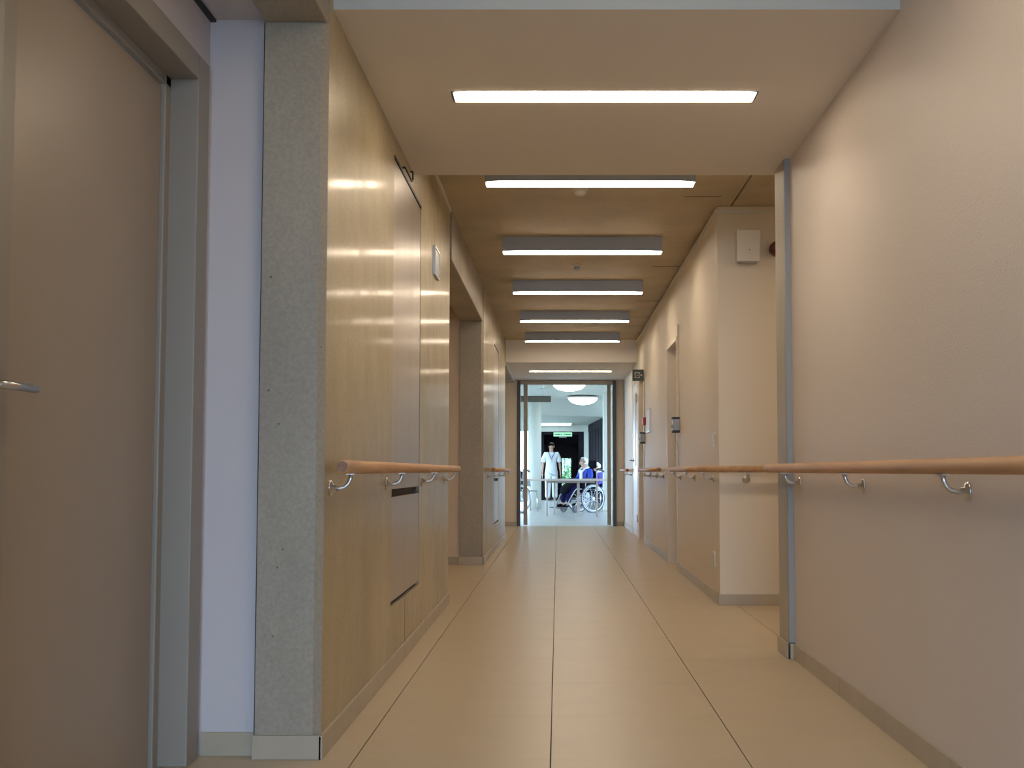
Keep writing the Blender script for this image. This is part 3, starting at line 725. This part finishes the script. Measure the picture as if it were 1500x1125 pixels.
scr(.97, 1.0, .08, 2.05, 'end_post', M['room_dark'], 1.3)
struct(bxo('trim_6', (.80, .87, 32.85, 33.0, 0, 2.27), M['room_white']), 'narrow white upright right of the dark passage')

# hanging exit sign in the lobby
root = empty('hanging_exit_sign', (.13, 31.0, 2.27)); tag(root, 'lit pale green exit sign hanging in front of the dark passage', 'sign')
bxo('lightbox', (-.12, .41, 30.97, 31.03, 1.87, 1.985), M['sign_lit'], root, bevel=.005)
bxo('lamp_housing', (.04, .25, 30.95, 31.05, 1.835, 1.87), M['plastic_grey'], root)
for x in (0, .29):
    bm = bmesh.new(); tube(bm, [(x, 31.0, 1.98), (x, 31.0, 2.27)], .006, 8); obj('rod', bm, M['steel'], root)
for x0, x1 in ((-.09, -.05), (-.04, .07), (.09, .12), (.17, .21), (.22, .38)): bxo('sign_mark', (x0, x1, 30.966, 30.971, 1.915, 1.94), M['sign_mark'], root)
# bulkhead box near the doorway, ceiling slot and ceiling light panel
root = empty('hanging_sign_board', (-.35, 19.0, 2.2)); tag(root, 'brown-grey horizontal board hanging just inside the doorway, top left', 'board')
bxo('board', (-.95, -.12, 18.98, 19.04, 2.09, 2.20), M['board'] if 'board' in M else mat('board_paint', (.17, .16, .13, 1), .4), root, bevel=.003)
for x in (-.8, -.25):
    bm = bmesh.new(); tube(bm, [(x, 19.01, 2.2), (x, 19.01, 2.58)], .006, 8); obj('rod', bm, M['steel'], root)
root = empty('ceiling_panel_light', (-.1, 30.4, 2.27)); tag(root, 'bright flat ceiling panel light in the low white ceiling at the back', 'light')
bxo('frame', (-.55, .45, 31.2, 32.85, 2.26, 2.27), M['plastic'], root)
bxo('diffuser', (-.50, .40, 31.25, 32.8, 2.255, 2.262), M['panel_lit'], root)

# ------------------------------------------------------------------ furniture in the day room
root = empty('table', (.28, 21.5, 0)); tag(root, 'long beech table in front of the person in the wheelchair', 'table')
bm = bmesh.new(); prism(bm, [(-.93, 20.95), (1.12, 20.95), (1.12, 22.0), (-.93, 22.0)], .690, .722); obj('tabletop', bm, M['tabletop'], root, bevel=.004)
for x, y in ((-.205, 21.15), (-.065, 21.9), (.415, 21.85), (.76, 21.05)):
    r_ = .028 if x == .415 else .018
    bm = bmesh.new(); box(bm, x-r_, x+r_, y-.02, y+.02, 0, .69); obj('leg', bm, M['tableleg'], root, bevel=.003)
bxo('apron', (-.2, .75, 21.86, 21.88, .64, .69), M['tableleg'], root)

def wheelchair(loc, rz, label, headrest=True):
    """local: faces -Y, x across"""
    root = empty('wheelchair', loc, rz); tag(root, label, 'wheelchair')
    def T_(nm, paths, r, m, par=root, n=8):
        bm = bmesh.new()
        for p in paths: tube(bm, p, r, n)
        return obj(nm, bm, M[m], par, local=True)
    for s in (-1, 1):
        x = s*.27; cyl = []
        tire = bmesh.new(); tube(tire, [(x, .295*math.cos(t), .30+.295*math.sin(t)) for t in [2*math.pi*k/36 for k in range(36)]], .014, 8, closed=True)
        wh = obj('wheel', tire, M['rubber'], root, local=True)
        bm = bmesh.new(); tube(bm, [(x+s*.03, .255*math.cos(t), .30+.255*math.sin(t)) for t in [2*math.pi*k/36 for k in range(36)]], .008, 6, closed=True)
        tube(bm, [(x, .275*math.cos(t), .30+.275*math.sin(t)) for t in [2*math.pi*k/36 for k in range(36)]], .011, 6, closed=True)
        obj('rim', bm, M['alu'], wh, local=True)
        bm = bmesh.new(); tube(bm, [(x-.03, 0, .30), (x+.03, 0, .30)], .03, 12)
        for k in range(10):
            t = 2*math.pi*k/10; tube(bm, [(x, .02*math.cos(t), .30+.02*math.sin(t)), (x, .275*math.cos(t), .30+.275*math.sin(t))], .004, 5)
        obj('spokes', bm, M['alu'], wh, local=True)
        cx = s*.22
        bm = bmesh.new(); tube(bm, [(cx, -.42+.075*math.cos(t), .085+.07*math.sin(t)) for t in [2*math.pi*k/20 for k in range(20)]], .014, 8, closed=True); tube(bm, [(cx-.02, -.42, .085), (cx+.02, -.42, .085)], .05, 10)
        obj('caster', bm, M['rubber'], root, local=True)
        T_('frame_side', [[(s*.23, .12, .30), (s*.23, .12, .88), (s*.23, .14, .91)], [(s*.23, .12, .50), (s*.23, -.40, .50), (s*.23, -.46, .44), (s*.2, -.62, .16)],
                          [(s*.23, .12, .25), (s*.23, -.36, .25), (s*.23, -.42, .16), (cx, -.42, .10)]], .013, 'plastic_grey')
        T_('push_handle', [[(s*.23, .12, .90), (s*.23, .17, .93), (s*.23, .31, .87)]], .021, 'black')
        bm = bmesh.new(); box(bm, s*.27-.03, s*.27+.03, -.25, .08, .70, .735); obj('armrest', bm, M['black'], root, bevel=.008, local=True)
        bm = bmesh.new(); box(bm, s*.245-.006, s*.245+.006, -.26, .09, .50, .70); obj('side_guard', bm, M['blackcloth'], root, local=True)
        T_('arm_support', [[(s*.25, -.18, .48), (s*.25, -.18, .70)]], .012, 'plastic_grey')
        bm = bmesh.new(); box(bm, s*.12-.085, s*.12+.085, -.80, -.60, .10, .125); obj('footrest', bm, M['black'], root, bevel=.006, local=True)
    T_('cross_brace', [[(-.22, -.1, .28), (.22, -.1, .48)], [(.22, -.1, .28), (-.22, -.1, .48)], [(-.27, 0, .30), (.27, 0, .30)]], .012, 'plastic_grey')
    bm = bmesh.new(); box(bm, -.22, .22, -.38, .10, .46, .52); obj('seat', bm, M['blackcloth'], root, bevel=.015, local=True)
    bm = bmesh.new(); box(bm, -.22, .22, .10, .15, .52, .88); obj('backrest', bm, M['blackcloth'], root, bevel=.02, local=True)
    if headrest:
        bm = bmesh.new(); box(bm, -.13, .13, .14, .21, .93, 1.11); tube(bm, [(0, .14, .8), (0, .17, .98)], .012, 6)
        obj('headrest', bm, M['blackcloth'], root, bevel=.03, local=True)
    return root
WC = (.60, 23.25, 0); WR = R(-57)
wheelchair(WC, WR, 'wheelchair carrying the white-haired person in a blue jacket')
wheelchair((-.98, 22.9, 0), R(-40), 'empty wheelchair partly hidden at the left edge of the doorway', False)

# thin framed chair at left
root = empty('stacking_chair', (-.72, 24.0, 0), R(20)); tag(root, 'grey tubular chair between left doorway post and round column', 'chair')
bm = bmesh.new(); box(bm, -.21, .21, -.21, .21, .43, .455); obj('seat', bm, M['plastic_grey'], root, bevel=.008, local=True)
for sx in (-1, 1):
    bm = bmesh.new(); tube(bm, [(sx*.20, -.20, .43), (sx*.21, -.24, 0)], .010, 8); obj('leg', bm, M['steel'], root, local=True)
    bm = bmesh.new(); tube(bm, [(sx*.21, .26, 0), (sx*.20, .20, .43), (sx*.20, .25, .62)], .010, 8); obj('leg', bm, M['steel'], root, local=True)
bm = bmesh.new(); box(bm, -.2, .2, .235, .26, .54, .66); obj('backrest', bm, M['plastic_grey'], root, bevel=.008, local=True)

# ------------------------------------------------------------------ people
def skin_mesh(name, verts, edges, radii, m, parent, levels=1, root=0):
    me = bpy.data.meshes.new(name); me.from_pydata([tuple(v) for v in verts], edges, [])
    o = bpy.data.objects.new(name, me); C.objects.link(o)
    md = o.modifiers.new('Skin', 'SKIN'); md.use_smooth_shade = True
    for i, r_ in enumerate(radii):
        sv = me.skin_vertices[0].data[i]; sv.radius = r_ if isinstance(r_, tuple) else (r_, r_); sv.use_root = (i == root)
    ss = o.modifiers.new('Sub', 'SUBSURF'); ss.levels = levels; ss.render_levels = levels
    dg = bpy.context.evaluated_depsgraph_get(); dg.update()
    nm = bpy.data.meshes.new_from_object(o.evaluated_get(dg)); nm.name = name
    bpy.data.objects.remove(o); bpy.data.meshes.remove(me)
    nm.materials.clear(); nm.materials.append(m)
    o2 = bpy.data.objects.new(name, nm); C.objects.link(o2); o2.parent = parent
    return o2

class Sk:
    def __init__(s): s.v = []; s.e = []; s.r = []
    def add(s, p, r_, par=None):
        s.v.append(Vector(p)); s.r.append(r_); i = len(s.v)-1
        if par is not None: s.e.append((par, i))
        return i
    def chain(s, par, pts):
        for p, r_ in pts: par = s.add(p, r_, par)
        return par

def hand(s, wrist, pw, d, side):
    """palm + five fingers; d: pointing direction; side: thumb direction"""
    d = Vector(d).normalized(); t = Vector(side).normalized(); pw = Vector(pw)
    palm = s.add(pw + d*.05, (.026, .020), wrist)
    k = s.add(pw + d*.085, (.030, .014), palm)
    curl = Vector((0, 0, -.012)) if abs(d.z) < .7 else Vector((0, -.012, 0))
    for off, L_ in ((.027, .058), (.009, .07), (-.009, .066), (-.027, .05)):
        b = pw + d*.095 + t*off
        s.chain(k, [(b, .0085), (b + d*L_*.5 + curl*.4, .008), (b + d*L_ + curl*1.4, .0065)])
    s.chain(palm, [(pw + d*.045 + t*.035, .010), (pw + d*.075 + t*.052, .009), (pw + d*.10 + t*.055, .0075)])

def head_parts(root, c, face, hair_m, long_=False, scale=1.0, crown=1.0):
    """c head centre, face unit direction (horizontal)"""
    f = Vector(face).normalized(); sd = Vector((0, 0, 1)).cross(f); up = Vector((0, 0, 1))
    def blob(nm, centre, rad, m, cut=None, n=16, k=12, jit=0):
        bm = bmesh.new(); rings = []
        bmesh.ops.create_uvsphere(bm, u_segments=n, v_segments=k, radius=1)
        for v_ in bm.verts:
            q = v_.co.copy(); j = 1 + (random.uniform(-jit, jit) if jit else 0)
            v_.co = centre + (sd*q.x*rad[0] + f*q.y*rad[1] + up*q.z*rad[2])*j
        if cut:
            dead = [v_ for v_ in bm.verts if cut(v_.co - centre)]
            bmesh.ops.delete(bm, geom=dead, context='VERTS')
        for fc in bm.faces: fc.smooth = True
        return obj(nm, bm, m, root, local=True)
    s = scale
    c = Vector(c)
    blob('hair', c + up*.022*s - f*.018*s, (.088*s*crown, .105*s*crown, .108*s), hair_m, cut=lambda q: (q.dot(f) > .045*s and q.z < .06*s) or q.z < -.07*s, jit=.03)
    blob('nose', c + f*.098*s - up*.012*s, (.013*s, .018*s, .022*s), M['skin'], n=10, k=8)
    for e in (-1, 1):
        blob('eye', c + f*.088*s + sd*e*.032*s + up*.012*s, (.009*s, .006*s, .0055*s), M['hairdark'], n=10, k=8)
        blob('ear', c + sd*e*.080*s - f*.005*s, (.012*s, .020*s, .030*s), M['skin'], n=10, k=8)
    blob('mouth', c + f*.090*s - up*.052*s, (.024*s, .008*s, .006*s), M['lip'], n=10, k=8)

def standing_nurse(loc, rz):
    root = empty('person', loc, rz); tag(root, 'person standing in a white short-sleeved tunic and white trousers with blue lanyard', 'person')
    s = Sk()                                   # faces -Y
    pel = s.add((0, 0, .93), (.15, .11))
    sp = s.add((0, 0, 1.12), (.13, .10), pel); ch = s.add((0, 0, 1.30), (.16, .11), sp); nb = s.add((0, 0, 1.42), (.09, .07), ch)
    nk = s.add((0, -.005, 1.49), (.052, .055), nb); hd = s.add((.0, -.015, 1.57), (.066, .08), nk)
    s.add((.0, -.010, 1.64), (.072, .085), hd)
    for e in (-1, 1):
        w_ = s.chain(ch, [((e*.17, 0, 1.385), .055), ((e*.225, .01, 1.22), .046), ((e*.25, .01, 1.08), .040), ((e*.262, -.02, .95), .034), ((e*.268, -.05, .84), (.026, .020))])
        hand(s, w_, (e*.268, -.05, .83), (0, -.15, -1), (0, -1, 0))
        s.chain(pel, [((e*.09, 0, .84), .092), ((e*.10, -.01, .68), .078), ((e*.10, -.005, .48), .058), ((e*.105, .01, .34), .058), ((e*.105, .02, .10), .040), ((e*.108, -.04, .055), .038), ((e*.112, -.13, .035), (.036, .022))])
    obj_b = skin_mesh('body', s.v, s.e, s.r, M['skin'], root, 2)
    t = Sk(); a = t.add((0, 0, .72), (.225, .155)); a = t.add((0, 0, .80), (.215, .15), a); b = t.add((0, 0, .98), (.185, .135), a); c = t.add((0, 0, 1.14), (.158, .12), b); d = t.add((0, 0, 1.30), (.185, .13), c); t.add((0, 0, 1.425), (.11, .085), d)
    for e in (-1, 1): t.chain(d, [((e*.175, 0, 1.375), .085), ((e*.225, .01, 1.24), .083), ((e*.250, .01, 1.12), .090)])
    skin_mesh('tunic', t.v, t.e, t.r, M['uniform'], root, 2)
    t = Sk(); p = t.add((0, 0, .92), (.165, .125))
    for e in (-1, 1): t.chain(p, [((e*.09, 0, .80), .115), ((e*.10, -.01, .62), .102), ((e*.102, -.005, .45), .092), ((e*.105, .01, .28), .088), ((e*.106, .018, .07), .085)])
    skin_mesh('trousers', t.v, t.e, t.r, M['uniform'], root, 2)
    for e in (-1, 1):
        t = Sk(); t.chain(t.add((e*.106, .045, .05), .046), [((e*.108, -.03, .048), .05), ((e*.112, -.12, .04), (.046, .034)), ((e*.114, -.17, .035), (.036, .026))])
        o = skin_mesh('shoe', t.v, t.e, t.r, M['rubber'], root, 1)
    bm = bmesh.new(); tube(bm, [(-.065, -.03, 1.47), (-.085, -.09, 1.41), (-.04, -.135, 1.30), (.0, -.142, 1.20), (.02, -.137, 1.30), (.085, -.09, 1.41), (.065, -.03, 1.47)], .009, 6)
    obj('lanyard', bm, M['lanyard'], root, local=True)
    bm = bmesh.new(); box(bm, -.03, .03, -.155, -.143, 1.12, 1.205); obj('badge', bm, M['paper'], root, bevel=.003, local=True)
    head_parts(root, (0, -.012, 1.60), (-.55, -1, 0), M['hairdark'])
    return root
standing_nurse((-.19, 32.2, 0), R(4))

def seated(loc, rz, top_m, leg_m, label, blanket=False, hair='hairwhite', sc=.9):
    root = empty('person', loc, rz); root.scale = (sc, sc, sc); tag(root, label, 'person')
    s = Sk()
    pel = s.add((0, .0, .60), (.16, .12)); sp = s.add((0, .02, .76), (.14, .11), pel); ch = s.add((0, .0, .92), (.165, .12), sp); nb = s.add((0, -.03, 1.02), (.09, .07), ch)
    nk = s.add((0, -.05, 1.08), (.052, .055), nb); hd = s.add((0, -.075, 1.15), (.066, .08), nk); s.add((0, -.07, 1.22), (.07, .083), hd)
    for e in (-1, 1):
        w_ = s.chain(ch, [((e*.17, -.01, .98), .055), ((e*.235, -.02, .84), .047), ((e*.235, -.10, .75), .041), ((e*.17, -.27, .745), .033), ((e*.12, -.34, .74), (.025, .020))])
        hand(s, w_, (e*.115, -.345, .735), (-e*.45, -1, -.12), (-e*1, .3, 0))
        s.chain(pel, [((e*.09, -.12, .60), .09), ((e*.11, -.32, .60), .078), ((e*.115, -.47, .57), .062), ((e*.115, -.53, .42), .055), ((e*.115, -.57, .20), .040), ((e*.115, -.62, .165), .038), ((e*.12, -.72, .15), (.036, .022))])
    skin_mesh('body', s.v, s.e, s.r, M['skin'], root, 2)
    t = Sk(); a = t.add((0, .0, .62), (.19, .15)); c = t.add((0, .02, .76), (.175, .14), a); d = t.add((0, .0, .92), (.19, .14), c); t.add((0, -.02, 1.02), (.12, .095), d)
    for e in (-1, 1): t.chain(d, [((e*.175, -.01, .975), .078), ((e*.24, -.02, .84), .070), ((e*.24, -.10, .755), .062), ((e*.175, -.26, .75), .050), ((e*.145, -.30, .748), .046)])
    skin_mesh('jacket', t.v, t.e, t.r, top_m, root, 2)
    bm = bmesh.new(); box(bm, -.05, .05, -.152, -.10, .66, 1.0); obj('shirt_front', bm, M['uniform'], root, bevel=.015, local=True)
    bm = bmesh.new()
    for e in (-1, 1):
        tube(bm, [(e*.085, .03, 1.065), (e*.10, -.06, 1.045), (e*.075, -.13, .985), (e*.045, -.155, .93)], [.022, .026, .024, .012], 8)
    obj('collar', bm, M['paper'], root, local=True)
    t = Sk(); p = t.add((0, 0, .60), (.175, .13))
    for e in (-1, 1): t.chain(p, [((e*.09, -.12, .605), .102), ((e*.11, -.32, .605), .092), ((e*.115, -.48, .57), .078), ((e*.115, -.54, .42), .072), ((e*.115, -.575, .22), .062)])
    skin_mesh('trousers', t.v, t.e, t.r, leg_m, root, 2)
    for e in (-1, 1):
        t = Sk(); t.chain(t.add((e*.116, -.56, .17), .046), [((e*.116, -.63, .168), .05), ((e*.12, -.74, .16), (.046, .034))])
        skin_mesh('shoe', t.v, t.e, t.r, M['blackcloth'], root, 1)
    if blanket:
        t = Sk(); t.chain(t.add((0, -.08, .66), (.20, .05)), [((0, -.25, .69), (.215, .055)), ((0, -.46, .68), (.21, .055)), ((0, -.60, .58), (.20, .045)), ((0, -.64, .42), (.19, .04))])
        skin_mesh('lap_blanket', t.v, t.e, t.r, M['blackcloth'], root, 2)
    head_parts(root, (0, -.075, 1.18), (0, -1, 0), M[hair], crown=1.12)
    return root
fw = Vector((math.sin(WR), -math.cos(WR), 0))
seated(WC, WR, M['blue'], M['navy'], 'white-haired person sitting in a wheelchair, blue jacket over white shirt', True)
# second resident further back with a chair
root = empty('armchair', (.95, 25.25, 0), R(-65)); tag(root, 'light chair under the purple-clad person beside the white pier', 'chair')
bm = bmesh.new(); box(bm, -.23, .23, -.32, .14, .42, .50); obj('seat', bm, M['plastic_grey'], root, bevel=.01, local=True)
bm = bmesh.new(); box(bm, -.23, .23, .16, .20, .50, .88); obj('backrest', bm, M['plastic_grey'], root, bevel=.01, local=True)
for sx in (-1, 1):
    for yy in (-.28, .16):
        bm = bmesh.new(); tube(bm, [(sx*.21, yy, 0), (sx*.20, yy, .45)], .014, 8); obj('leg', bm, M['steel'], root, local=True)
seated((.95, 25.25, -.04), R(-65), M['purple'], M['navy'], 'white-haired person in purple sitting behind the wheelchair, beside the pier', sc=.86)
